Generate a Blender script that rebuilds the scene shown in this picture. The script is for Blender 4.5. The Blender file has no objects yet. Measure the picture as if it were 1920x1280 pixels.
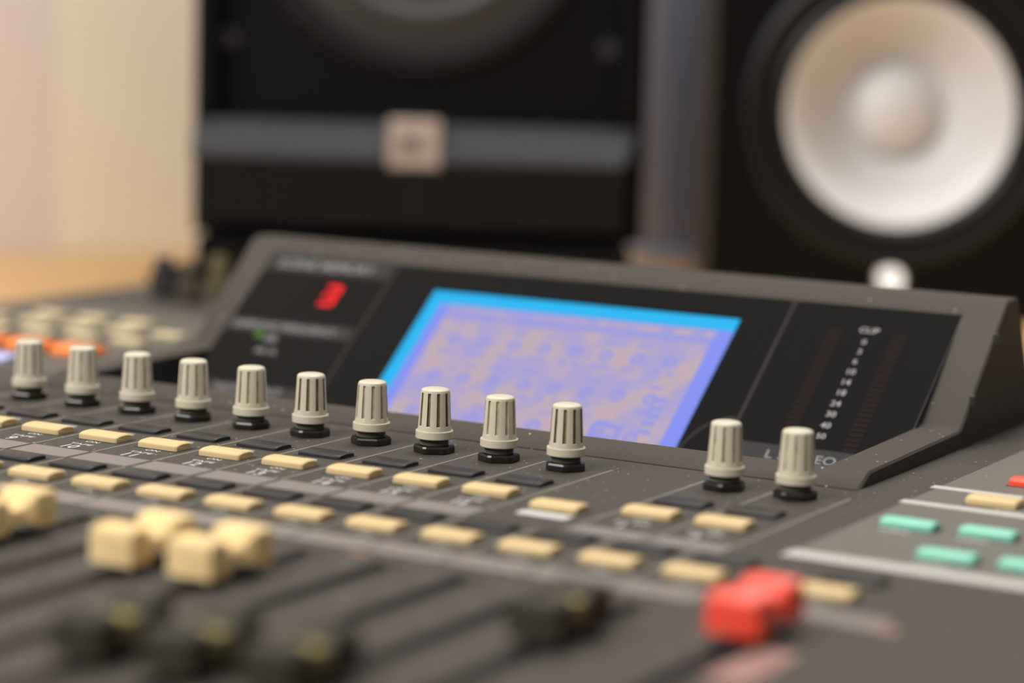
import bpy, math, random
from mathutils import Vector, Matrix
R = math.radians
random.seed(7)
C = bpy.context.scene.collection
U = 0.025                     # one channel pitch of the console, in metres
Z0 = 0.775                    # height of the console's top panel above the floor
YAW = 0.5172                  # the camera and the speakers are turned by this much against the console
CAMP = (23.9866, -27.8431, 5.8789)

# ------------------------------------------------------------------ camera
cd = bpy.data.cameras.new('camera'); cam = bpy.data.objects.new('camera', cd); C.objects.link(cam)
bpy.context.scene.camera = cam
yaw, pit, rol = -YAW, 0.1331, 0.0294
d = Vector((math.sin(yaw)*math.cos(pit), math.cos(yaw)*math.cos(pit), -math.sin(pit)))
r = Vector((math.cos(yaw), -math.sin(yaw), 0)); w = r.cross(d)
r2 = r*math.cos(rol) + w*math.sin(rol); u2 = -r*math.sin(rol) + w*math.cos(rol)
m = Matrix((r2, u2, -d)).transposed().to_4x4()
m.translation = Vector((CAMP[0]*U, CAMP[1]*U, CAMP[2]*U + Z0))
cam.matrix_world = m
cd.sensor_width = 22.3; cd.lens = 54.0
cd.clip_start = 0.02
cd.dof.use_dof = True
cd.dof.focus_distance = 32.8*U
cd.dof.aperture_fstop = 2.7
cd.dof.aperture_blades = 0

# ------------------------------------------------------------------ light
sc = bpy.context.scene
sc.view_settings.view_transform = 'Standard'
sc.view_settings.look = 'None'
sc.view_settings.exposure = 0.0
sc.view_settings.gamma = 1.0
wd = bpy.data.worlds.new('world'); sc.world = wd; wd.use_nodes = True
bg = wd.node_tree.nodes['Background']
bg.inputs[0].default_value = (1.0, 0.96, 0.92, 1); bg.inputs[1].default_value = 0.20

def area(name, loc, size, power, col, aim):
    l = bpy.data.lights.new(name, 'AREA'); l.shape = 'RECTANGLE'; l.size, l.size_y = size
    l.energy = power; l.color = col
    o = bpy.data.objects.new(name, l); C.objects.link(o); o.location = loc
    o.rotation_euler = (Vector(aim) - Vector(loc)).to_track_quat('-Z', 'Y').to_euler()
    return o
area('ceiling_light', (-0.45, -1.35, 2.25), (1.6, 1.0), 58, (1.0, 0.97, 0.93), (0.0, 0.6, 0.8))
area('rear_wall_fill', (0.18, 0.62, 2.50), (0.8, 0.5), 28, (0.97, 0.97, 1.0), (-0.1, 0.95, 0.7))  # added fill, no known fixture; brightens the rear wall and the gap

# ------------------------------------------------------------------ materials
def mat(name, col, rough=0.5, metal=0.0, spec=0.5, noise=0.0, nscale=60, coat=0.0):
    M = bpy.data.materials.new(name); M.use_nodes = True
    nt = M.node_tree; b = nt.nodes['Principled BSDF']
    b.inputs['Base Color'].default_value = (*col, 1); b.inputs['Roughness'].default_value = rough
    b.inputs['Metallic'].default_value = metal; b.inputs['Specular IOR Level'].default_value = spec
    b.inputs['Coat Weight'].default_value = coat
    if noise:
        tc = nt.nodes.new('ShaderNodeTexCoord'); n = nt.nodes.new('ShaderNodeTexNoise')
        n.inputs['Scale'].default_value = nscale; n.inputs['Detail'].default_value = 4
        cr = nt.nodes.new('ShaderNodeMapRange')
        cr.inputs['From Min'].default_value = .3; cr.inputs['From Max'].default_value = .7
        cr.inputs['To Min'].default_value = 1-noise; cr.inputs['To Max'].default_value = 1+noise
        mx = nt.nodes.new('ShaderNodeVectorMath'); mx.operation = 'SCALE'
        mx.inputs[0].default_value = col
        nt.links.new(tc.outputs['Object'], n.inputs['Vector'])
        nt.links.new(n.outputs['Fac'], cr.inputs['Value'])
        nt.links.new(cr.outputs[0], mx.inputs['Scale'])
        nt.links.new(mx.outputs[0], b.inputs['Base Color'])
    return M

def dusty(name, col, rough=0.5, amount=0.78, spec=0.12, grain=.16):
    """painted metal with fine dust specks"""
    M = mat(name, col, rough, spec=spec); nt = M.node_tree; b = nt.nodes['Principled BSDF']
    tc = nt.nodes.new('ShaderNodeTexCoord')
    v = nt.nodes.new('ShaderNodeTexVoronoi'); v.inputs['Scale'].default_value = 420
    nt.links.new(tc.outputs['Object'], v.inputs['Vector'])
    ln = nt.nodes.new('ShaderNodeMath'); ln.operation = 'LESS_THAN'; ln.inputs[1].default_value = 0.16
    nt.links.new(v.outputs['Distance'], ln.inputs[0])
    sep = nt.nodes.new('ShaderNodeSeparateColor'); nt.links.new(v.outputs['Color'], sep.inputs[0])
    gt = nt.nodes.new('ShaderNodeMath'); gt.operation = 'GREATER_THAN'; gt.inputs[1].default_value = amount
    nt.links.new(sep.outputs[0], gt.inputs[0])
    mu = nt.nodes.new('ShaderNodeMath'); mu.operation = 'MULTIPLY'
    nt.links.new(ln.outputs[0], mu.inputs[0]); nt.links.new(gt.outputs[0], mu.inputs[1])
    n = nt.nodes.new('ShaderNodeTexNoise'); n.inputs['Scale'].default_value = 900; n.inputs['Detail'].default_value = 3
    nt.links.new(tc.outputs['Object'], n.inputs['Vector'])
    mr = nt.nodes.new('ShaderNodeMapRange'); mr.inputs['From Min'].default_value = .35; mr.inputs['From Max'].default_value = .65
    mr.inputs['To Min'].default_value = 1-grain; mr.inputs['To Max'].default_value = 1+grain
    nt.links.new(n.outputs['Fac'], mr.inputs['Value'])
    sca = nt.nodes.new('ShaderNodeVectorMath'); sca.operation = 'SCALE'; sca.inputs[0].default_value = col
    nt.links.new(mr.outputs[0], sca.inputs['Scale'])
    mix = nt.nodes.new('ShaderNodeMix'); mix.data_type = 'RGBA'
    nt.links.new(mu.outputs[0], mix.inputs['Factor']); nt.links.new(sca.outputs[0], mix.inputs['A'])
    mix.inputs['B'].default_value = (.36, .33, .29, 1)
    nt.links.new(mix.outputs['Result'], b.inputs['Base Color'])
    return M

def emit(name, col, s=1.0):
    M = bpy.data.materials.new(name); M.use_nodes = True; b = M.node_tree.nodes['Principled BSDF']
    b.inputs['Base Color'].default_value = (0.01, 0.01, 0.01, 1); b.inputs['Roughness'].default_value = .4
    b.inputs['Specular IOR Level'].default_value = .05
    b.inputs['Emission Color'].default_value = (*col, 1); b.inputs['Emission Strength'].default_value = s
    return M

def srgb(r_, g, b):
    f = lambda c: (c/255/12.92) if c <= 10 else ((c/255+.055)/1.055)**2.4
    return (f(r_), f(g), f(b))

M = dict(
    panel=dusty('panel_grey_paint', (.061, .0545, .047), .6),
    housing=dusty('housing_grey_paint', (.059, .051, .043), .6, .90, grain=.05),
    light=dusty('light_grey_paint', (.135, .125, .110), .5, .92, grain=.05),
    light2=dusty('mid_grey_paint', (.100, .091, .078), .55, .92, grain=.05),
    auxbeige=mat('dull_beige_plastic', (.46, .39, .25), .5, spec=.2),
    strip=mat('write_on_strip', (.19, .168, .155), .5, spec=.2),
    line=mat('printed_line_grey', (.21, .19, .165), .5, spec=.2),
    white=mat('printed_white', (.52, .51, .49), .6, spec=.1),
    scale=mat('printed_fader_scale', (.19, .175, .165), .6, spec=.1),
    whitestrip=mat('white_band', (.44, .43, .40), .5, spec=.2),
    cream=mat('cream_plastic', (.54, .495, .385), .40, spec=.3, noise=.03, nscale=200),
    groove=mat('dusty_groove', (.46, .40, .29), .7, noise=.25, nscale=300),
    groove_dirty=mat('grimy_groove', (.22, .165, .095), .8, noise=.35, nscale=300),
    beige=mat('beige_key_plastic', (.57, .435, .225), .45, spec=.2),
    beigecap=mat('beige_fader_plastic', (.76, .57, .28), .5, spec=.2),
    dark=mat('dark_key_plastic', (.024, .0225, .023), .4, spec=.25),
    darkcap=mat('charcoal_fader_plastic', (.036, .032, .022), .62, spec=.25),
    markcap=mat('ochre_fader_mark', (.26, .215, .085), .6, spec=.2),
    red=mat('red_plastic', (.84, .070, .036), .4),
    green=mat('green_plastic', (.20, .54, .41), .4),
    orange=mat('orange_plastic', (.95, .24, .05), .4),
    lilac=mat('lilac_plastic', (.42, .43, .72), .4),
    nut=mat('black_nut', (.012, .011, .009), .25),
    thread=mat('threaded_metal', (.13, .12, .09), .45),
    surround=mat('slot_surround_grey', (.028, .024, .024), .6, spec=.15),
    slot=mat('slot_black', (.012, .010, .010), .6),
    glass=mat('smoked_window', (.0100, .0100, .0095), .14, spec=.03),
    inner=mat('matt_black', (.022, .020, .019), .5),
    printdim=mat('printed_grey_text', (.20, .195, .195), .5, spec=.1),
    glassband=mat('grey_window_band', (.026, .026, .026), .5, spec=.1),
    ledoff=mat('unlit_red_led', (.0145, .0098, .0092), .6, spec=.03),
    redmark=mat('red_print_and_sheen', (.27, .15, .12), .6),  # red print, also the painted reflection of the red fader cap
    black=mat('black_cabinet_vinyl', (.0045, .0044, .0042), .55, spec=.10),
    blackgloss=mat('black_rubber', (.0075, .007, .0075), .42, spec=.3),
    vinyl=mat('satin_cabinet_vinyl', (.02, .02, .022), .4, spec=.3),
    bafflegrey=mat('grey_moulded_baffle', (.033, .0335, .037), .5, spec=.2),
    baffledark=mat('dark_moulded_baffle', (.0075, .0075, .0075), .55, spec=.12),
    foam=mat('black_foam', (.006, .006, .006), .95, spec=.1),
    conewhite=mat('white_cone', (.64, .64, .65), .45, noise=.02, nscale=40),
    conegrey=mat('grey_cone', (.040, .029, .026), .7, spec=.05),
    ringgrey=mat('grey_surround', (.035, .035, .034), .5),
    chrome=mat('brushed_silver', (.55, .54, .50), .3, .9),
    badge=mat('badge_tan', (.42, .33, .28), .5),
    badgeink=mat('badge_ink', (.035, .032, .032), .5),
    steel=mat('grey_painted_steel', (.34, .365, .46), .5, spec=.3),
    wood=None, wall=None,
)

def wood(name, c1, c2):
    Mx = mat(name, c1, .38, spec=.4); nt = Mx.node_tree; b = nt.nodes['Principled BSDF']
    tc = nt.nodes.new('ShaderNodeTexCoord'); mp = nt.nodes.new('ShaderNodeMapping'); mp.inputs['Scale'].default_value = (2, 26, 26)
    n = nt.nodes.new('ShaderNodeTexNoise'); n.inputs['Scale'].default_value = 3; n.inputs['Detail'].default_value = 6
    mix = nt.nodes.new('ShaderNodeMix'); mix.data_type = 'RGBA'
    mix.inputs['A'].default_value = (*c1, 1); mix.inputs['B'].default_value = (*c2, 1)
    nt.links.new(tc.outputs['Object'], mp.inputs[0]); nt.links.new(mp.outputs[0], n.inputs['Vector'])
    nt.links.new(n.outputs['Fac'], mix.inputs['Factor']); nt.links.new(mix.outputs['Result'], b.inputs['Base Color'])
    return Mx
M['wood'] = wood('honey_wood', (.65, .40, .165), (.54, .31, .115))
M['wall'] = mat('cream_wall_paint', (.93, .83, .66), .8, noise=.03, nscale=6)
M['wall2'] = mat('wall_paint_pink_lit', (.61, .52, .46), .8, noise=.03, nscale=6)  # pinkish light on the left wall is put into its colour
M['floor'] = mat('grey_carpet', (.12, .11, .10), .95, noise=.2, nscale=80)
M['ceil'] = mat('white_ceiling', (.8, .78, .74), .9)
M['lcd_cyan'] = emit('screen_backlight_cyan', srgb(8, 180, 240))
M['lcd_blue'] = emit('screen_blue', srgb(128, 142, 238))
M['lcd_pink'] = emit('screen_pixels_off', srgb(182, 164, 180))
M['lcd_ink'] = emit('screen_pixels_blue', srgb(148, 150, 222))
nt = M['lcd_pink'].node_tree; b = nt.nodes['Principled BSDF']
tc = nt.nodes.new('ShaderNodeTexCoord'); mp = nt.nodes.new('ShaderNodeMapping'); mp.inputs['Scale'].default_value = (75, 90, 60)
n = nt.nodes.new('ShaderNodeTexNoise'); n.inputs['Scale'].default_value = 1; n.inputs['Detail'].default_value = 2
mr = nt.nodes.new('ShaderNodeMapRange'); mr.inputs['From Min'].default_value = .42; mr.inputs['From Max'].default_value = .62
mix = nt.nodes.new('ShaderNodeMix'); mix.data_type = 'RGBA'
mix.inputs['A'].default_value = (*srgb(190, 168, 180), 1); mix.inputs['B'].default_value = (*srgb(168, 158, 208), 1)
nt.links.new(tc.outputs['Object'], mp.inputs[0]); nt.links.new(mp.outputs[0], n.inputs['Vector'])
nt.links.new(n.outputs['Fac'], mr.inputs['Value']); nt.links.new(mr.outputs[0], mix.inputs['Factor'])
nt.links.new(mix.outputs['Result'], b.inputs['Emission Color'])
M['led_red'] = emit('lit_red_led', srgb(255, 28, 34), 1.3)
M['led_green'] = emit('lit_green_led', srgb(70, 125, 30), 1.0)
M['logo_lit'] = emit('lit_logo', srgb(255, 248, 235), 1.6)

# ------------------------------------------------------------------ mesh building (in pitch units)
class MB:
    def __init__(s): s.v = []; s.f = []; s.mi = []; s.cur = 0
    def add(s, vs, fs, mi=None):
        b = len(s.v); s.v += [tuple(x) for x in vs]
        for f in fs: s.f.append([b+i for i in f]); s.mi.append(s.cur if mi is None else mi)
    def box(s, x0, x1, y0, y1, z0, z1, bev=0):
        if bev <= 0:
            vs = [(x, y, z) for z in (z0, z1) for y in (y0, y1) for x in (x0, x1)]
            s.add(vs, [(0, 2, 3, 1), (4, 5, 7, 6), (0, 1, 5, 4), (2, 6, 7, 3), (0, 4, 6, 2), (1, 3, 7, 5)])
        else:
            b = bev
            rings = []
            for z, i in ((z0, b), (z0+b, 0), (z1-b, 0), (z1, b)):
                X0, X1, Y0, Y1 = x0+i, x1-i, y0+i, y1-i; c = b*.7
                rings.append([(X0+c, Y0, z), (X1-c, Y0, z), (X1, Y0+c, z), (X1, Y1-c, z), (X1-c, Y1, z), (X0+c, Y1, z), (X0, Y1-c, z), (X0, Y0+c, z)])
            s.rings(rings)
        return s
    def rings(s, rings, cap0=True, cap1=True, mi=None):
        n = len(rings[0]); b = len(s.v)
        for rg in rings: s.v += [tuple(p) for p in rg]
        for k in range(len(rings)-1):
            for i in range(n):
                j = (i+1) % n
                s.f.append([b+k*n+i, b+k*n+j, b+(k+1)*n+j, b+(k+1)*n+i]); s.mi.append(s.cur if mi is None else mi)
        if cap0: s.f.append([b+i for i in reversed(range(n))]); s.mi.append(s.cur if mi is None else mi)
        if cap1: s.f.append([b+(len(rings)-1)*n+i for i in range(n)]); s.mi.append(s.cur if mi is None else mi)
        return s
    def lathe(s, prof, n=48, axis='z', c=(0, 0, 0), cap0=True, cap1=True, mi=None):
        rg = []
        for rr, h in prof:
            ring = []
            for i in range(n):
                a = 2*math.pi*i/n; x, y = rr*math.cos(a), rr*math.sin(a)
                ring.append((c[0]+x, c[1]+y, c[2]+h) if axis == 'z' else (c[0]+x, c[1]-h, c[2]+y))
            rg.append(ring)
        return s.rings(rg, cap0, cap1, mi)
    def extrude_x(s, prof, x0, x1, mi=None):
        """closed (y,z) outline, counter-clockwise seen from +x"""
        return s.rings([[(x0, y, z) for y, z in prof], [(x1, y, z) for y, z in prof]], mi=mi)
    def quad(s, a, b, c, d_): s.add([a, b, c, d_], [(0, 1, 2, 3)]); return s
    def build(s, name, mats, parent=None, loc=(0, 0, 0), smooth=None, label=None):
        me = bpy.data.meshes.new(name)
        me.from_pydata([(x*U, y*U, z*U) for x, y, z in s.v], [], s.f); me.update()
        for mm in (mats if isinstance(mats, (list, tuple)) else [mats]): me.materials.append(mm)
        me.polygons.foreach_set('material_index', s.mi)
        import bmesh
        bm = bmesh.new(); bm.from_mesh(me); bmesh.ops.recalc_face_normals(bm, faces=bm.faces); bm.to_mesh(me); bm.free()
        if smooth:
            me.polygons.foreach_set('use_smooth', [True]*len(me.polygons))
            me.set_sharp_from_angle(angle=R(smooth))
        o = bpy.data.objects.new(name, me); C.objects.link(o)
        o.location = (loc[0]*U, loc[1]*U, loc[2]*U)
        if parent: o.parent = parent
        if label: o['label'] = label
        return o

def front_board(x0, x1, z0, z1, y0, y1, holes):
    """upright board between y0 (front) and y1 with round holes; every hole sits in its own band of height"""
    q = MB(); zc = z0
    hs_ = sorted(holes, key=lambda h: h[1])
    edges = [z0] + [(hs_[i][1]+hs_[i][2] + hs_[i+1][1]-hs_[i+1][2])/2 for i in range(len(hs_)-1)] + [z1]
    for (hx_, hz, hr), a, b in zip(hs_, edges[:-1], edges[1:]):
        n = 64; per = []
        for i in range(n):
            t = 2*math.pi*(i+.5)/n; c_, s_ = math.cos(t), math.sin(t)
            k = min((x1-hx_)/c_ if c_ > 0 else (x0-hx_)/c_, (b-hz)/s_ if s_ > 0 else (a-hz)/s_)
            per.append((hx_+c_*k, hz+s_*k))
        cir = [(hx_+hr*math.cos(2*math.pi*(i+.5)/n), hz+hr*math.sin(2*math.pi*(i+.5)/n)) for i in range(n)]
        # snap the nearest rays to the corners
        for cx_, cz_ in ((x0, a), (x1, a), (x0, b), (x1, b)):
            j = min(range(n), key=lambda i: (per[i][0]-cx_)**2+(per[i][1]-cz_)**2); per[j] = (cx_, cz_)
        b0 = len(q.v)
        q.v += [(x, y0, z) for x, z in per] + [(x, y0, z) for x, z in cir] + [(x, y1, z) for x, z in cir]
        for i in range(n):
            j = (i+1) % n
            q.f.append([b0+i, b0+j, b0+n+j, b0+n+i]); q.mi.append(0)
            q.f.append([b0+n+i, b0+n+j, b0+2*n+j, b0+2*n+i]); q.mi.append(0)
    for f in ([(x0, y0, z0), (x1, y0, z0), (x1, y1, z0), (x0, y1, z0)], [(x0, y0, z1), (x0, y1, z1), (x1, y1, z1), (x1, y0, z1)],
              [(x0, y0, z0), (x0, y1, z0), (x0, y1, z1), (x0, y0, z1)], [(x1, y0, z0), (x1, y0, z1), (x1, y1, z1), (x1, y1, z0)]):
        q.quad(*f)
    return q

_fonts = {}
def text_verts(txt, size):
    """glyph outlines of the built-in font as (verts, faces), centred; cached"""
    k = (txt, size)
    if k in _fonts: return _fonts[k]
    cu = bpy.data.curves.new('t', 'FONT'); cu.body = txt; cu.size = size
    cu.align_x = 'CENTER'; cu.align_y = 'CENTER'; cu.resolution_u = 3; cu.offset = size*.012
    ob = bpy.data.objects.new('t', cu); C.objects.link(ob)
    me = bpy.data.meshes.new_from_object(ob.evaluated_get(bpy.context.evaluated_depsgraph_get()))
    vs = [tuple(v.co) for v in me.vertices]; fs = [tuple(p.vertices) for p in me.polygons]
    bpy.data.objects.remove(ob); bpy.data.curves.remove(cu); bpy.data.meshes.remove(me)
    _fonts[k] = (vs, fs); return vs, fs
def add_text(mb, txt, size, fn, sx=1.0, mi=None):
    vs, fs = text_verts(txt, size)
    mb.add([fn(x*sx, y) for x, y, z in vs], fs, mi)

def thing(name, label, cat, loc=(0, 0, 0), rotz=0, group=None):
    o = bpy.data.objects.new(name, None); C.objects.link(o)
    o.location = (loc[0]*U, loc[1]*U, loc[2]*U + Z0); o.rotation_euler = (0, 0, rotz)
    o.empty_display_size = .05
    o['label'] = label; o['category'] = cat
    if group: o['group'] = group
    return o
def tag(o, label, cat, group=None):
    o['label'] = label; o['category'] = cat; o.location.z += Z0
    if group: o['group'] = group
    return o
def dup(o, parent, loc=None, rotz=None):
    c = o.copy(); C.objects.link(c); c.parent = parent
    if loc is not None: c.location = (loc[0]*U, loc[1]*U, loc[2]*U)
    if rotz is not None: c.rotation_euler = (0, 0, rotz)
    for ch in list(o.children):
        k = ch.copy(); C.objects.link(k); k.parent = c
    return c
def bgp(a, rr):
    """a point a pitches ahead of the camera stand and rr pitches to its right, on the ground plan"""
    return (CAMP[0] + a*math.sin(yaw) + rr*math.cos(yaw), CAMP[1] + a*math.cos(yaw) - rr*math.sin(yaw))

# ------------------------------------------------------------------ room
def struct(o): o['kind'] = 'structure'; o.location.z += Z0; return o
wa = YAW + math.atan(0.65)                     # direction of the rear wall
wd_ = Vector((math.cos(wa), math.sin(wa)))
p0 = Vector(bgp(66.4, -12.3))
def wall(name, a, b, th, z1, m_, off=0):
    a = Vector(a); b = Vector(b); t = (b-a).normalized(); n = Vector((-t.y, t.x))*th
    mb = MB(); pts = [a, b, b+n, a+n]
    mb.rings([[(p.x, p.y, -31) for p in pts], [(p.x, p.y, z1) for p in pts]])
    return struct(mb.build(name, m_))
pe = p0 + wd_*95
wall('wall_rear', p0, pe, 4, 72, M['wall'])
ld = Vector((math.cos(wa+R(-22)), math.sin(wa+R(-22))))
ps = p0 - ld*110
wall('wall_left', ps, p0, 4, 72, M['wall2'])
mb = MB(); mb.box(-125, 105, -110, 110, -35, -31); struct(mb.build('floor', M['floor']))
mb = MB(); mb.box(-125, 105, -110, 110, 72.2, 75); struct(mb.build('ceiling', M['ceil']))

# desk: one wooden worktop that follows the walls
mb = MB()
outl = [(-16, -16), (26, -16)]
e1 = p0 + wd_*72 + Vector((wd_.y, -wd_.x))*.1
outl += [(max(e1.x, 26) , e1.y)]
outl += [tuple(e1), tuple(p0 + Vector((wd_.y, -wd_.x))*.1), tuple(p0 - ld*20 + Vector((ld.y, -ld.x))*.1)]
outl = [(-20, -16), (44, -16), (44, 44), tuple(e1), tuple(p0 + Vector((wd_.y, -wd_.x))*.15), tuple(p0 - ld*26 + Vector((ld.y, -ld.x))*.15)]
desk = thing('desk', 'honey coloured wooden desk under the mixing console and the loudspeakers', 'desk', (0, 0, -31))
mb.rings([[(x, y, 28.6) for x, y in outl], [(x, y, 30) for x, y in outl]])
mb.build('desktop', M['wood'], desk)
for x, y in ((-17, -13), (41, -13), (41, 40)):
    mb = MB(); mb.box(x-1.2, x+1.2, y-1.2, y+1.2, 0, 28.6, .1); mb.build('leg', M['steel'], desk)

# ------------------------------------------------------------------ mixing console
con = thing('mixing_console', 'grey digital mixing console with cream knobs, sliding faders and a lit blue screen', 'mixing console')
XL, XR, YF, YB = -8.0, 19.0, -14.0, 13.6
BOT = -0.995
HX0, HX1, HY0, HY1 = -.70, 12.63, .96, 8.2
slots = [(n+.15, -12.8, -6.05) for n in range(1, 14)] + [(14.62, -12.8, -6.05)]
SW = .07
xs = sorted({XL, XR, HX0, HX1} | {s_[0]-SW for s_ in slots} | {s_[0]+SW for s_ in slots})
ys = sorted({YF, YB, HY0, HY1, -12.8, -6.05})
def hole(cx, cy):
    if HX0 < cx < HX1 and HY0 < cy < HY1: return True
    return any(abs(cx-sx) < SW and a < cy < b for sx, a, b in slots)
mb = MB(); T = -.08
cells = {}
for i in range(len(xs)-1):
    for j in range(len(ys)-1):
        cells[i, j] = not hole((xs[i]+xs[i+1])/2, (ys[j]+ys[j+1])/2)
for (i, j), on in cells.items():
    if not on: continue
    x0, x1, y0, y1 = xs[i], xs[i+1], ys[j], ys[j+1]
    mb.quad((x0, y0, 0), (x1, y0, 0), (x1, y1, 0), (x0, y1, 0))
    mb.quad((x0, y0, T), (x0, y1, T), (x1, y1, T), (x1, y0, T))
    if not cells.get((i-1, j), False): mb.quad((x0, y0, T), (x0, y0, 0), (x0, y1, 0), (x0, y1, T))
    if not cells.get((i+1, j), False): mb.quad((x1, y0, T), (x1, y1, T), (x1, y1, 0), (x1, y0, 0))
    if not cells.get((i, j-1), False): mb.quad((x0, y0, T), (x1, y0, T), (x1, y0, 0), (x0, y0, 0))
    if not cells.get((i, j+1), False): mb.quad((x0, y1, T), (x0, y1, 0), (x1, y1, 0), (x1, y1, T))
panel = mb.build('top_panel', M['panel'], con)
# chassis tray below the panel
mb = MB()
mb.box(XL, XR, YF, YB, BOT, BOT+.06)
mb.box(XL, XL+.12, YF, YB, BOT+.06, T-.003); mb.box(XR-.12, XR, YF, YB, BOT+.06, T-.003)
mb.box(XL+.12, XR-.12, YF, YF+.12, BOT+.06, T-.003); mb.box(XL+.12, XR-.12, YB-.12, YB, BOT+.06, T-.003)
mb.build('chassis', M['housing'], con)
for sx, a, b in slots:
    mb = MB(); mb.box(sx-.3, sx+.3, a-.1, b+.1, -.5, -.35); mb.build('fader_rail', M['slot'], con, label='black fader rail under its slot')

# plates and printing on the top panel
def plate(name, m_, rects, z=.006, label=None, parent=panel):
    if name == 'printed_line':
        q = MB()
        for x0, x1, y0, y1 in rects: q.box(x0, x1, y0, y1, .0005, z)
        return q.build(name, m_, parent, label=label)
    for x0, x1, y0, y1 in rects:
        q = MB(); q.box(x0, x1, y0, y1, .0005, z); q.build(name, m_, parent, label=label)
plate('section_plate', M['light'], [(13.38, 18.7, -2.9, 13.0)], .004, 'lighter grey selected-channel section')
plate('section_plate', M['light2'], [(-7.8, -1.15, 2.1, 9.3)], .004, 'lighter grey section left of the screen housing')
cols = list(range(-3, 10))
ST = [(n-.43, n+.5, -3.37, -2.87) for n in cols] + [(10.85, 11.76, -3.37, -2.95), (11.86, 12.75, -3.37, -2.95)]
plate('write_on_strip', M['strip'], ST, .005, 'pale blank name strip')
plate('write_on_strip', M['strip'], [(n-.45, n+.51, -5.62, -5.12) for n in range(0, 14)] + [(13.6, 15.5, -5.62, -5.12)], .005)
LW = .016
lines = [(n+.52-LW, n+.52+LW, -2.86, .33) for n in range(-4, 10)] + [(n+.52-LW, n+.52+LW, -5.05, -3.42) for n in range(-1, 13)]
lines += [(x-LW, x+LW, -4.0, .47) for x in (10.80, 11.81, 12.76)]
plate('printed_line', M['line'], lines, .003)
for b_ in ((13.36, 18.7, -3.05, -2.68, .009), (13.32, 18.7, .64, .86, .009), (13.30, 18.7, 1.80, 1.99, .009)):
    q = MB(); q.box(*b_[:4], .004, b_[4]); q.build('white_band', M['whitestrip'], panel, label='white heading band of the selected-channel section')
plate('name_label', M['white'], [(9.88, 10.55, -2.86, -2.63)], .008, 'white label under the extra key')

def flat(cx, cy, z=.0035): return lambda x, y: (cx+x, cy+y, z)
def words(*items):
    q_ = MB()
    for txt, size, x, y, sx, z in items: add_text(q_, txt, size, flat(x, y, z), sx)
    q_.build('panel_lettering', M['white'], panel)
Z = .0035
for n in cols:
    words(('SEL', .14, n+.05, -1.50, 1.12, Z))
    words(('ON', .13, n+.07, -2.29, 1.1, Z), ('TAPE', .13, n+.05, -2.50, 1.25, Z), *([(str(n+7), .30, n+.02, -2.71, .9, Z)] if n+7 > 0 else []))
for x, t in ((11.25, '1'), (12.2, '2')):
    words(('SEL', .14, x, -1.50, 1.12, Z))
    words(('ON', .13, x+.02, -2.29, 1.1, Z), ('ST IN', .15, x, -2.52, 1.25, Z), (t, .28, x-.03, -2.74, 1, Z))
for n in list(range(0, 14)) + [14.5]:
    words(('SEL', .14, n+.05, -4.14, 1.12, Z)); words(('ON', .13, n+.07, -4.87, 1.1, Z))
for x, y in ((14.0, -1.02), (14.92, -.97), (14.97, -2.46)): words(('ON', .15, x-.1, y, 1.6, .0048))
words(('ON', .15, 14.6, .98, 1.3, .0048)); words(('ON', .15, 14.5, 2.43, 1.2, .0048))
for sx, a, b in slots:                       # dark surround beside every slot
    for x0, x1 in ((sx-.19, sx-SW-.002), (sx+SW+.002, sx+.19)):
        q = MB(); q.box(x0, x1, a-.06, b+.06, .0005, .006); q.build('slot_surround', M['surround'], panel)
marks = ['10', '5', '0', '5', '10', '20', '30', '40', '60']
for sx, a, b in slots:
    L = MB()
    for k, t in enumerate(marks):
        y = -6.35 - k*.72
        add_text(L, t, .17, flat(sx-.38, y))
        L.box(sx-.27, sx-.17, y-.012, y+.012, .0005, .003); L.box(sx+.17, sx+.27, y-.012, y+.012, .0005, .003)
        if k < 8: L.box(sx-.23, sx-.17, y-.372, y-.35, .0005, .003); L.box(sx+.17, sx+.23, y-.372, y-.35, .0005, .003)
    L.build('fader_scale', M['scale'], panel)
q = MB(); add_text(q, 'EQ', .17, flat(14.62, 1.895, .0105), 1.3)
q.build('band_lettering', M['badgeink'], panel)
plate('red_print_and_reflection', M['redmark'], [(14.85, 15.28, -8.2, -6.9)], .005, 'faint pink reflection of the red master fader cap, coloured onto the panel')  # the red cap's reflection on the panel, painted as a patch
plate('red_print_and_reflection', M['redmark'], [(9.5, 9.75, -5.86, -5.78)], .005)
plate('red_print_and_reflection', M['redmark'], [(15.45, 15.7, -5.62, -5.44)], .008)

# keys
def key_mesh(w_, dpt, h, name, m_):
    q = MB(); n = 14
    def prof(s_, hh, z0=0.0):
        pts = [(-dpt/2*s_, z0)]
        for i in range(n+1):
            a = math.pi*(1-i/n)
            y = math.cos(a)*dpt/2*s_; z = hh*(.52 + .48*math.sin(a)**.8)
            pts.append((y, z))
        pts.append((dpt/2*s_, z0))
        return pts
    rg = []
    for x, s_, hs in ((-w_/2, .86, .72), (-w_/2+.012, .95, .9), (-w_/2+.045, 1, 1), (w_/2-.04, 1, 1), (w_/2-.012, .95, .93), (w_/2, .88, .80)):
        rg.append([(x, y, z) for y, z in prof(s_, h*hs)])
    q.rings(rg)
    o = q.build(name, m_, con, smooth=40)
    return o
def well(w_, dpt):
    q = MB(); q.box(-w_/2-.025, w_/2+.025, -dpt/2-.025, dpt/2+.025, .0005, .004)
    return q
on0 = key_mesh(.65, .36, .105, 'on_key', M['beige'])
wq = well(.65, .36).build('key_gap', M['slot'], on0)
sel0 = key_mesh(.66, .38, .066, 'select_key', M['dark'])
well(.66, .38).build('key_gap', M['slot'], sel0)
first = True
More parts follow.
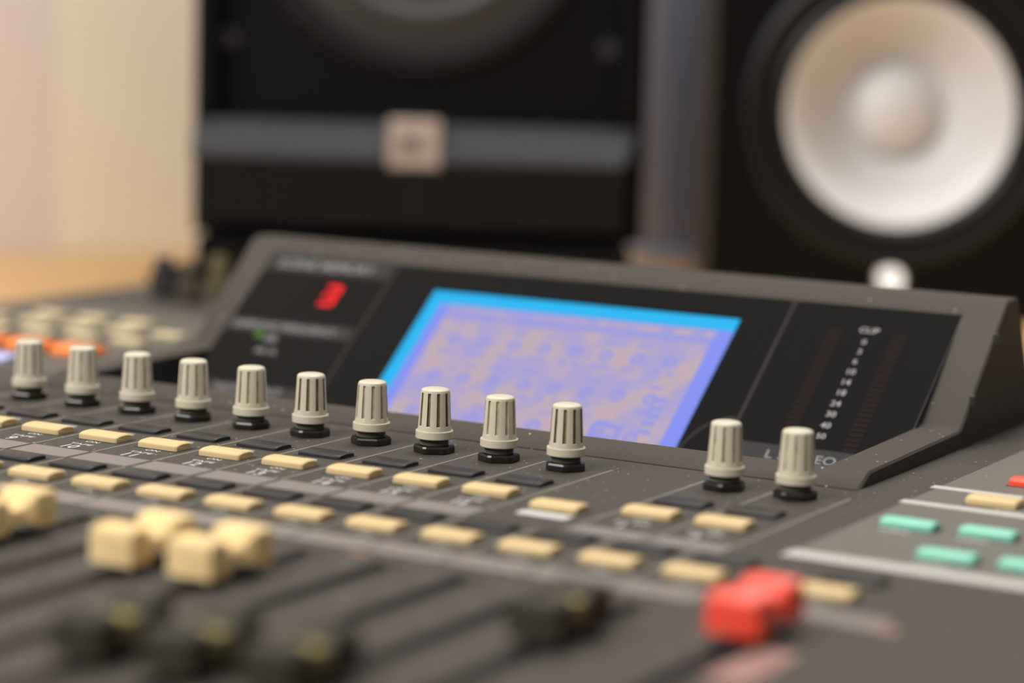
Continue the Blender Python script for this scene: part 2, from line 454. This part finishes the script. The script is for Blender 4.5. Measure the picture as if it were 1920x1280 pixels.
def place(o0, used, loc, label=None):
    if not used: o0.location = (loc[0]*U, loc[1]*U, loc[2]*U); o = o0
    else: o = dup(o0, con, loc)
    if label: o['label'] = label
    return o
u = 0
onpos = [(n+.05, -2.0, 0) for n in cols] + [(10.2, -2.36, 0), (11.25, -2.0, 0), (12.2, -2.0, 0)] + [(n+.05, -4.56, 0) for n in range(0, 14)] + [(14.53, -4.52, 0)]
for l in onpos: place(on0, u, l); u = 1
u = 0
for l in [(n+.03, -1.13, 0) for n in range(-4, 10)] + [(11.25, -1.13, 0), (12.2, -1.13, 0)] + [(n+.05, -3.77, 0) for n in range(0, 14)] + [(14.53, -3.74, 0)]:
    place(sel0, u, l); u = 1
def colour_key(name, m_, pos, label=None, w_=.66, dpt=.3, h=.11):
    o = key_mesh(w_, dpt, h, name, m_); well(w_, dpt).build('key_gap', M['slot'], o)
    for i, l in enumerate(pos): place(o, i, l, label)
colour_key('eq_key', M['green'], [(14.0, -.75, .004), (14.94, -.68, .004), (14.98, -2.15, .004), (15.9, -.62, .004), (15.9, -2.1, .004)], 'pale green key')
colour_key('mode_key', M['beige'], [(14.36, 1.22, .004), (15.4, 1.26, .004)], dpt=.36)
colour_key('alert_key', M['red'], [(14.40, 2.72, .004)], 'red key')
colour_key('aux_key', M['auxbeige'], [(-2.45-k*1.0, y, .004) for y in (5.45, 6.55) for k in range(5)] + [(-3.9-k*1.0, 7.5, .004) for k in range(3)], w_=.62, dpt=.42)
colour_key('assign_key', M['orange'], [(-2.35-k*1.0, 3.95, .004) for k in range(5)], 'orange key', w_=.74, dpt=.6, h=.16)
colour_key('layer_key', M['lilac'], [(-2.95-k*.9, 2.65, .004) for k in range(3)], 'lilac key', w_=.7, dpt=.5)

# rotary knobs
def knob_mesh(name, gm, dp=1.0):
    q = MB(); NR = 10; per = 2*math.pi/NR
    fr = [(0, 0), (.15, 0), (.32, 0), (.49, 0), (.645, 0), (.66, 1), (.82, 1), (.985, 1)]
    ang = [(per*(k+f), g) for k in range(NR) for f, g in fr]
    prof = [(.200, .190, 0), (.243, .190, 0), (.252, .200, 0), (.252, .290, 0), (.248, .297, 0), (.227, .300, 0), (.2215, .355, 0), (.2205, .366, .006), (.220, .370, .030),
            (.196, .800, .026), (.195, .806, .004), (.193, .815, 0), (.186, .838, 0), (.170, .853, 0), (.145, .861, 0), (.09, .866, 0), (.03, .868, 0)]
    rg = []
    for rr, z, dep in prof:
        rg.append([((rr-dep*g*dp)*math.cos(a), (rr-dep*g)*math.sin(a), z) for a, g in ang])
    b = len(q.v); n = len(ang)
    for rgi in rg: q.v += rgi
    for k in range(len(rg)-1):
        for i in range(n):
            j = (i+1) % n
            g = 1 if (ang[i][1] and (ang[j][1] or True) and 7 <= k <= 9 and (ang[i][1] and i % 8 in (5, 6))) else 0
            if 7 <= k <= 9 and i % 8 in (4, 7): g = 1
            q.f.append([b+k*n+i, b+k*n+j, b+(k+1)*n+j, b+(k+1)*n+i]); q.mi.append(g)
    q.f.append([b+(len(rg)-1)*n+i for i in range(n)]); q.mi.append(0)
    q.f.append([b+i for i in reversed(range(n))]); q.mi.append(0)
    o = q.build(name, [M['cream'], gm], con, smooth=26)
    t = MB()
    pr = [(.19, .0)]
    for k in range(9):
        z = .075 + k*.015; pr += [(.182, z), (.196, z+.0075)]
    pr += [(.17, .215)]
    t.lathe(pr, 40); t.build('threaded_bush', M['thread'], o, smooth=25)
    h = MB(); hx = lambda rr, z: [(rr*math.cos(math.pi/3*k + s_*.10), rr*math.sin(math.pi/3*k + s_*.10), z) for k in range(6) for s_ in (-1, 1)]
    h.rings([hx(.262, .0), hx(.276, .012), hx(.276, .078), hx(.262, .100), hx(.22, .106)])
    h.build('hex_nut', M['nut'], o, smooth=20)
    return o
k_clean = knob_mesh('rotary_knob', M['groove'], .6)
k_dirty = knob_mesh('rotary_knob', M['groove_dirty'])
kx = [(n, 0) for n in range(-4, 10)] + [(11.22, .08), (12.18, .10)]
used = {id(k_clean): 0, id(k_dirty): 0}
for i, (x, y) in enumerate(kx):
    src = k_dirty if x in (5, 7, 9) else k_clean
    rz = random.uniform(0, 6.28)
    if not used[id(src)]:
        used[id(src)] = 1; src.location = (x*U, y*U, 0); src.rotation_euler = (0, 0, rz); o = src
    else: o = dup(src, con, (x, y, 0), rz)
    if src is k_dirty: o['label'] = 'cream knob with dark grime in its grooves'
# smaller gain knobs at the rear left
def gain(x, y, m_):
    q = MB(); q.lathe([(.26, 0), (.27, .03), (.26, .25), (.2, .29), (.19, .75), (.15, .82), (.05, .83)], 24)
    return q.build('gain_knob', m_, con, (x, y, 0), smooth=35)
M['olive'] = mat('olive_plastic', (.11, .09, .04), .6, spec=.2)
gain(-5.55, 12.15, M['olive']); gain(-5.35, 10.95, mat('taupe_plastic', (.055, .047, .03), .6, spec=.2)); gain(-6.2, 11.2, M['slot'])

# faders
def cap(name, m_, mark, loc, label=None):
    q = MB(); W = .285
    st = [(-.55, .93, .30), (-.545, .97, .345), (-.52, 1, .375)]
    for k in range(3): st += [(-.485+k*.085, 1, .374), (-.445+k*.085, 1, .395)]
    st += [(-.245, .99, .378), (-.20, .93, .335), (-.15, .76, .27), (-.10, .62, .232), (0, .56, .22)]
    st = st + [(-y, a_, z) for y, a_, z in reversed(st[:-1])]
    rg = []
    for y, a_, z in st:
        w_ = W*a_; t_ = w_*.93; lo = 0 if abs(y) > .2 else .05
        rg.append([(-w_, y, lo), (w_, y, lo), (w_*.985, y, z*.6), (t_, y, z-.025), (t_-.03, y, z), (-t_+.03, y, z), (-t_, y, z-.025), (-w_*.985, y, z*.6)])
    q.rings(rg)
    o = q.build(name, m_, con, (loc[0], loc[1], loc[2]), smooth=38, label=label)
    s_ = MB(); s_.box(-.03, .03, -.10, .10, -.5, 0.055); s_.build('fader_stem', M['slot'], o)
    if mark:
        k_ = MB(); k_.box(-.205, .205, -.155, .155, .06, .295, .02)
        k_.build('centre_mark', mark, o, label='ochre insert at the waist of the cap')
    return o
CZ = .115
for x, y in ((8.15, -7.66), (9.15, -7.66), (6.12, -7.50)):
    cap('fader_cap', M['beigecap'], None, (x, y, CZ), 'beige fader cap')
for x, y in ((10.17, -10.65), (11.15, -10.62), (12.15, -10.55), (13.15, -7.72)):
    cap('fader_cap', M['darkcap'], M['markcap'], (x, y, CZ-.02), 'charcoal fader cap with an ochre line')
cap('fader_cap', M['red'], None, (14.62, -6.52, CZ), 'red master fader cap')

# ---------------- display housing
P = [(1.07, 0), (1.09, .02), (1.40, .172), (1.46, .19), (4.70, .262), (4.82, .30), (6.52, 1.90), (6.62, 1.935), (6.98, 1.93), (7.03, 1.89), (7.55, .9), (8.05, 0)]
low = [(8.15, -.9), (2.0, -.9), (1.5, -.2), (1.2, -.06), (1.07, -.06)]
hs = MB()
IX0, IX1 = -.10, 12.04
for x0, x1, inner in ((HX0+.02, IX0, 1), (IX1, HX1, 0)):
    # small rounding of the outer edge
    pr = P + low
    cy, cz = 4.5, .4
    xo, xi = (x0, x1) if inner else (x1, x0)
    sg = 1 if xi > xo else -1
    shr = lambda e: [(y+(e if y < 5 else -e)*(.6), z-(e if z > 0 else 0)) for y, z in pr]
    rg = [[(xo, y, z) for y, z in shr(.03)], [(xo+sg*.03, y, z) for y, z in pr], [(xi, y, z) for y, z in pr]]
    hs.rings(rg)
# front bar, top bar, back
hs.extrude_x([(1.07, -.06), (1.07, 0), (1.09, .02), (1.40, .172), (1.44, .186), (1.50, .17), (1.50, .05), (1.3, -.06)], IX0, IX1)
hs.extrude_x([(6.30, 1.69), (6.52, 1.90), (6.62, 1.935), (6.98, 1.93), (7.03, 1.89), (7.55, .9), (8.05, 0), (8.05, -.12), (7.95, -.12), (7.5, .8), (6.9, 1.7), (6.5, 1.70)], IX0, IX1)
hs.cur = 1
# black inner faces of the cheeks
for x0, x1 in ((IX0, IX0+.012), (IX1-.012, IX1)):
    tp = [(1.5, .165), (4.68, .235), (4.86, .285), (6.29, 1.66)]; lo = [(1.5, -.2), (2.9, -.9), (3.4, -.66), (6.28, 1.655)]
    for k in range(3): hs.extrude_x([lo[k], lo[k+1], tp[k+1], tp[k]], x0, x1)
housing = hs.build('display_housing', [M['housing'], M['inner']], con, smooth=25)
for (y, z) in ((5.17, .655), (6.05, 1.445)):
    q = MB(); q.box(HX1-.02, HX1+.05, y-.05, y+.05, z-.10, z+.06, .01); q.build('side_catch', M['inner'], housing)
q = MB(); q.extrude_x([(1.50, .02), (2.7, -.80), (2.7, -.86), (1.48, -.04)], IX0+.012, IX1-.012)
q.build('inner_apron', M['inner'], con)
q = MB(); q.box(HX0+.01, HX1-.01, HY0+.002, 1.068, -.075, -.012); q.build('seam_shade', M['slot'], con)  # black strip added to paint the shade in the seam
# smoked window: y = 4.2 + 1.243 z
GS = math.hypot(1, 1.243)
def G(x, t, h=0.0):
    """point on the window: x along the console, t down from the screen's top edge, h above the glass"""
    z = 1.37 - t/GS; y = 4.2 + 1.243*z
    return (x, y - h/GS, z + h*1.243/GS)
def gslab(mbx, x0, x1, t0, t1, h0, h1, mi=None):
    mbx.rings([[G(x, t, h) for x, t in ((x0, t1), (x1, t1), (x1, t0), (x0, t0))] for h in (h0, h1)], mi=mi)
q = MB(); gslab(q, IX0+.013, IX1-.013, -.535, 3.42, -.06, 0)
win = q.build('display_window', M['glass'], con)
SX0, SX1 = 3.35, 8.72
q = MB(); gslab(q, SX0, SX1, 0, 3.38, .002, .010)
lcd = q.build('lcd_screen', M['lcd_cyan'], con, label='lit screen with a cyan rim and lilac page of small blue symbols')
q = MB(); gslab(q, SX0+.24, SX1-.0, .27, 3.37, .0105, .013); q.build('screen_border', M['lcd_blue'], lcd)
q = MB(); gslab(q, SX0+.44, SX1-.27, .30, 3.36, .0135, .015); q.build('screen_page', M['lcd_pink'], lcd)
q = MB()
px0, px1 = SX0+.44, SX1-.27
gslab(q, px0, px1, .46, .56, .0152, .0165)                     # title rule
for a, b in ((.02, .3), (1.05, 1.5), (2.5, 2.72), (3.75, 4.0), (4.3, 4.5)): gslab(q, px0+a, px0+b, .34, .42, .0152, .0165)
rnd = random.Random(3)
def ring(cx, ct, ro, ri, seg=14):
    for k in range(seg):
        a0, a1 = 2*math.pi*k/seg, 2*math.pi*(k+1)/seg
        pts = [(cx+ro*math.cos(a0), ct+ro*math.sin(a0)), (cx+ro*math.cos(a1), ct+ro*math.sin(a1)), (cx+ri*math.cos(a1), ct+ri*math.sin(a1)), (cx+ri*math.cos(a0), ct+ri*math.sin(a0))]
        q.add([G(x, t, .0165) for x, t in pts], [(0, 1, 2, 3)])
for row in range(3):
    for c_ in range(8):
        cx = px0+.42+c_*.535; t = .92+row*.78
        ring(cx, t+.10, .12, .055)
        gslab(q, cx-.015, cx+.015, t, t+.10, .0152, .0165)
        for k in range(3):
            if rnd.random() < .85: gslab(q, cx-.16+k*.11, cx-.16+k*.11+.07, t+.30, t+.38, .0152, .0165)
        if rnd.random() < .6: gslab(q, cx-.12, cx+.12, t-.17, t-.12, .0152, .0165)
# boxed M and the small text around it
bx = px0+3.46
for a in (2.36,):
    gslab(q, bx, bx+.52, a, a+.09, .0152, .0165); gslab(q, bx, bx+.1, a+.09, a+.6, .0152, .0165); gslab(q, bx+.42, bx+.52, a+.09, a+.6, .0152, .0165)
add_text(q, 'M', .40, lambda x, y: G(bx+.26+x, 2.70-y, .0165), 1.0)
for k in range(5): gslab(q, bx+.75, bx+.98, 1.75+k*.16, 1.84+k*.16, .0152, .0165)
q.build('screen_graphics', M['lcd_ink'], lcd)

# printing behind the window
for x0, x1, t0, t1 in ((-.05, 2.35, -.48, -.12), (-.05, 2.35, 1.00, 1.30), (.1, 2.35, 2.42, 2.70), (9.42, 11.95, 2.36, 2.78)):
    q = MB(); gslab(q, x0, x1, t0, t1, .002, .004)
    q.build('window_band', M['glassband'], win, label='dark grey heading band behind the window')
M['wline'] = mat('printed_dim_line', (.027, .026, .0245), .5, spec=.1)
for x in (2.42, 9.44):
    q = MB(); gslab(q, x-.022, x+.022, -.5, 3.2, .002, .0045); q.build('window_line', M['wline'], win)
q = MB()
for k in range(10):                                            # printed arc beside the screen
    a0, a1 = R(90+8*k), R(90+8*(k+1))
    pt = lambda a, ro: G(9.40+ro*1.0*math.cos(a)*.62, 3.05-ro*math.sin(a)*1.0, .0045)
    q.add([pt(a0, 1.12), pt(a1, 1.12), pt(a1, 1.07), pt(a0, 1.07)], [(0, 1, 2, 3)])
q.build('window_arc', M['wline'], win)
q = MB()
def gt(x, t): return lambda dx, dy: G(x+dx, t-dy, .006)
def word(txt, size, x, t, sx=1.0):
    w__ = MB(); add_text(w__, txt, size, gt(x, t), sx); w__.build('window_lettering', M['printdim'], win)
word('SCENE MEMORY', .26, 1.08, -.30); word('SAMPLING FREQUENCY', .20, 1.05, 1.15, .95)
word('48k', .20, .92, 1.42); word('44.1k', .20, .98, 1.70); word('DIGITAL INPUT', .20, 1.1, 2.56, .95)
word('L', .23, 10.14, 2.56, 1.1); word('STEREO', .22, 10.72, 2.56, 1.15); word('R', .23, 11.34, 2.56, 1.1)
q = MB()
tt = [(-.02, 'CLIP', .15), (.22, '0', .14), (.42, '3', .14), (.62, '6', .14), (.83, '10', .15), (1.04, '14', .15), (1.25, '18', .15), (1.47, '24', .15), (1.68, '30', .15), (1.90, '40', .15), (2.11, '50', .14)]
for t, s_, z in tt: add_text(q, s_, z, gt(10.77, t-.0), 1.05)
q.build('meter_scale', mat('printed_scale_grey', (.25, .25, .25), .5), win)
for x in (10.27, 11.27):
    q = MB()
    for k in range(24): gslab(q, x-.11, x+.11, .02+k*.098, .09+k*.098, .002, .006)
    q.build('level_meter', M['ledoff'], win, label='unlit column of small red lamps')
# seven-segment scene number
def seg7(x, t, segs, m_, nm, lab):
    q = MB(); w_, h_ = .25, .48; th = .08; sl = .06
    S_ = {'a': (0, w_, 0, th), 'g': (0, w_, h_/2-th/2, h_/2+th/2), 'd': (0, w_, h_-th, h_), 'f': (-th/2, th/2, .03, h_/2-.03), 'b': (w_-th/2, w_+th/2, .03, h_/2-.03),
          'e': (-th/2, th/2, h_/2+.03, h_-.03), 'c': (w_-th/2, w_+th/2, h_/2+.03, h_-.03)}
    for s_ in segs:
        x0, x1, t0, t1 = S_[s_]; gslab(q, x+x0, x+x1, t+t0, t+t1, .003, .010)
    q.build(nm, m_, win, label=lab)
seg7(1.37, .10, 'abcdg', M['led_red'], 'led_digit', 'lit red numeral 3')
seg7(.97, .10, 'abcdefg', M['ledoff'], 'led_digit', 'unlit red digit')
q = MB(); q.lathe([(.075, 0), (.075, .02), (.04, .03)], 16); o = q.build('led_lamp', M['led_green'], win, G(.66, 1.36, .002), label='lit green lamp')
o.rotation_euler = (math.atan2(1, 1.243), 0, 0)

# ------------------------------------------------------------------ left loudspeaker
a, rr = 55, -2.27
xx, yy = bgp(a, rr)
pad = MB(); pad.box(-4.85, 4.85, .05, 10.6, -1, .68, .08)
po = pad.build('isolation_pad', M['foam'], None, (xx, yy, 0)); po.rotation_euler = (0, 0, YAW)
tag(po, 'black foam pad under the left loudspeaker', 'speaker pad')
sp = thing('studio_monitor', 'black loudspeaker on the left with a grey bar and a tan badge', 'loudspeaker', (xx, yy, .70), YAW)
H = 17.5
q = MB(); q.box(-5.03, 5.13, 2.4, 11.0, 0, H, .12); q.build('cabinet', M['black'], sp)
front_board(-5.03, 5.13, 0, H, .9, 2.4, [(0, 7.65, 3.45), (0, 14.0, 1.4)]).build('front_board', M['black'], sp)
q = MB()
q.extrude_x([(0, .30), (0, 1.70), (.56, 2.50), (.9, 2.54), (.9, .25)], -4.72, 4.66)
q.cur = 0
lb = q.build('lower_baffle', M['baffledark'], sp)
q = MB()
bar = [(-5.0, 4.88)]
q.rings([[(-4.98, -.03, 1.80), (-4.98, .50, 2.57), (-4.98, .62, 2.57), (-4.98, .02, 1.74)],
         [(4.62, -.03, 1.80), (4.94, .50, 2.57), (4.94, .62, 2.57), (4.62, .02, 1.74)]])
q.build('grey_bar', M['bafflegrey'], sp, label='grey moulded bar across the front')
for x0, x1 in ((-4.9, -4.55), (4.55, 4.9)):
    q = MB(); q.extrude_x([(.35, 2.74), (.35, H-.3), (.9, H-.1), (.9, 2.74)], x0, x1); q.build('side_trim', M['black'], sp)
q = MB(); q.box(-.12, .12, -.03, .02, .45, 1.2, .02); q.build('control_strip', M['blackgloss'], lb)
q = MB(); q.box(-.60, .54, -.06, .5, 1.63, 2.68, .03); bd = q.build('badge', M['badge'], sp, label='square tan badge')
q = MB()
fn = lambda x, y: (x-.03, -.068, 2.12+y)
add_text(q, 'JBL', .52, fn, .95)
q.build('badge_letters', M['badgeink'], bd)
wz = 7.62
q = MB(); q.lathe([(3.95, .0), (3.93, .12), (3.7, .16), (3.42, .10), (3.40, .0)], 72, 'y', (0, .9, wz), cap0=False, cap1=False); wf = q.build('woofer_frame', M['blackgloss'], sp, smooth=30)
q = MB(); q.lathe([(3.44, .0), (3.25, .04), (3.02, .05), (2.86, .12), (2.62, .17), (2.44, .08), (2.38, .0)], 72, 'y', (0, .9, wz), cap0=False, cap1=False); q.build('woofer_surround', M['ringgrey'], sp, smooth=40)
q = MB(); q.lathe([(2.40, .0), (1.2, -1.1), (1.1, -1.1), (.9, -.75), (.5, -.55), (.1, -.5)], 64, 'y', (0, .9, wz), cap0=False); q.build('woofer_cone', M['conegrey'], sp, smooth=50)
for x, z in ((-4.25, 4.35), (4.25, 4.35), (-4.25, 15.6), (4.25, 15.6)):
    q = MB(); q.lathe([(.2, 0), (.2, .06), (.12, .08), (.02, .05)], 20, 'y', (x, .9, z)); q.build('screw', M['bafflegrey'], sp, smooth=40)
q = MB(); q.lathe([(1.5, 0), (1.45, .1), (.9, -.5), (.5, -.4), (.1, -.3)], 48, 'y', (0, .9, 14.0)); q.build('tweeter', M['ringgrey'], sp, smooth=40)

# ------------------------------------------------------------------ right loudspeaker
a, rr = 57, 8.73
xx, yy = bgp(a, rr)
sp = thing('studio_monitor', 'black loudspeaker on the right with a big white cone and a glowing round emblem', 'loudspeaker', (xx, yy, -1.0), YAW - R(2.0))
q = MB(); q.box(-4.2, 4.2, 1.6, 11.2, 0, 13.3, .10); q.build('cabinet', M['vinyl'], sp)
front_board(-4.2, 4.2, 0, 13.3, 0, 1.6, [(0, 4.80, 2.95), (0, 10.4, 1.75)]).build('front_board', M['black'], sp)
wz = 4.80
q = MB(); q.lathe([(3.60, .0), (3.58, .13), (3.45, .18), (3.20, .14), (3.12, .02), (2.98, .0)], 80, 'y', (0, 0, wz), cap0=False, cap1=False); q.build('woofer_frame', M['blackgloss'], sp, smooth=30)
q = MB(); q.lathe([(3.0, .0), (2.92, .12), (2.80, .17), (2.68, .10), (2.60, .0)], 80, 'y', (0, 0, wz), cap0=False, cap1=False); q.build('woofer_surround', M['blackgloss'], sp, smooth=40)
q = MB(); q.lathe([(2.63, .04), (2.50, .0), (1.9, -.62), (1.25, -1.38), (1.12, -1.48)], 80, 'y', (0, 0, wz), cap0=False, cap1=False); q.build('woofer_cone', M['conewhite'], sp, smooth=60)
q = MB(); q.lathe([(1.13, -1.48), (1.10, -1.38), (1.0, -1.34)] + [(1.0*math.cos(R(k*9)), -1.34+.66*math.sin(R(k*9))) for k in range(1, 10)] + [(.02, -.68)], 64, 'y', (0, 0, wz), cap0=False); q.build('dust_cap', M['conewhite'], sp, smooth=60)
q = MB(); q.lathe([(.33, 0), (.33, .05), (.29, .08), (.26, .06)], 40, 'y', (-.04, 0, .97), cap0=False, cap1=False); em = q.build('emblem_ring', M['chrome'], sp, smooth=30)
q = MB(); q.lathe([(.27, .0), (.27, .055), (.2, .065), (.02, .068)], 40, 'y', (-.04, 0, .97)); q.build('emblem_disc', M['logo_lit'], em, smooth=30, label='glowing white disc with three crossed tuning forks')
q = MB()
for k in range(3):
    an = R(90+120*k); ca, sa = math.cos(an), math.sin(an)
    def f_(x, y): return (-.04 + x*ca - y*sa, -.071, .97 + x*sa + y*ca)
    for x0, x1, y0, y1 in ((-.02, .10, -.008, .008), (.10, .21, .018, .032), (.10, .21, -.032, -.018), (.09, .105, -.032, .032)):
        q.add([f_(x0, y0), f_(x1, y0), f_(x1, y1), f_(x0, y1)], [(0, 1, 2, 3)])
q.build('emblem_forks', M['ringgrey'], em)
q = MB(); q.lathe([(1.9, 0), (1.85, .1), (1.2, -.3), (.55, -.5), (.5, -.3), (.1, -.2)], 48, 'y', (0, 0, 10.4)); q.build('tweeter', M['blackgloss'], sp, smooth=40)

# ------------------------------------------------------------------ made-up post standing in for the grey band between the loudspeakers
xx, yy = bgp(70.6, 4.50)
po = thing('standin_post', 'made-up grey post standing in for the soft grey band between the two loudspeakers', 'post', (xx, yy, -1), YAW)
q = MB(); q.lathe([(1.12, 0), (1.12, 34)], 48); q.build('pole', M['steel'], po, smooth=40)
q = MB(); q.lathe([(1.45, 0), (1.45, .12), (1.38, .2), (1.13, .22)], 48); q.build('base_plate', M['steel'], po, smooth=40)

# black cable plug lying on the desk behind the console's left end
xx, yy = bgp(52.5, -7.25)
pl = thing('power_adapter', 'small black power adapter on the desk behind the left end of the console', 'adapter', (xx, yy, -1), YAW)
q = MB(); q.box(-.45, .45, -.6, .6, 0, 1.25, .1); q.build('body', M['black'], pl)
q = MB(); q.lathe([(.14, 0), (.12, .5), (.06, .9)], 14, 'y', (0, -.55, .5)); q.build('cable_boot', M['blackgloss'], pl, smooth=40)
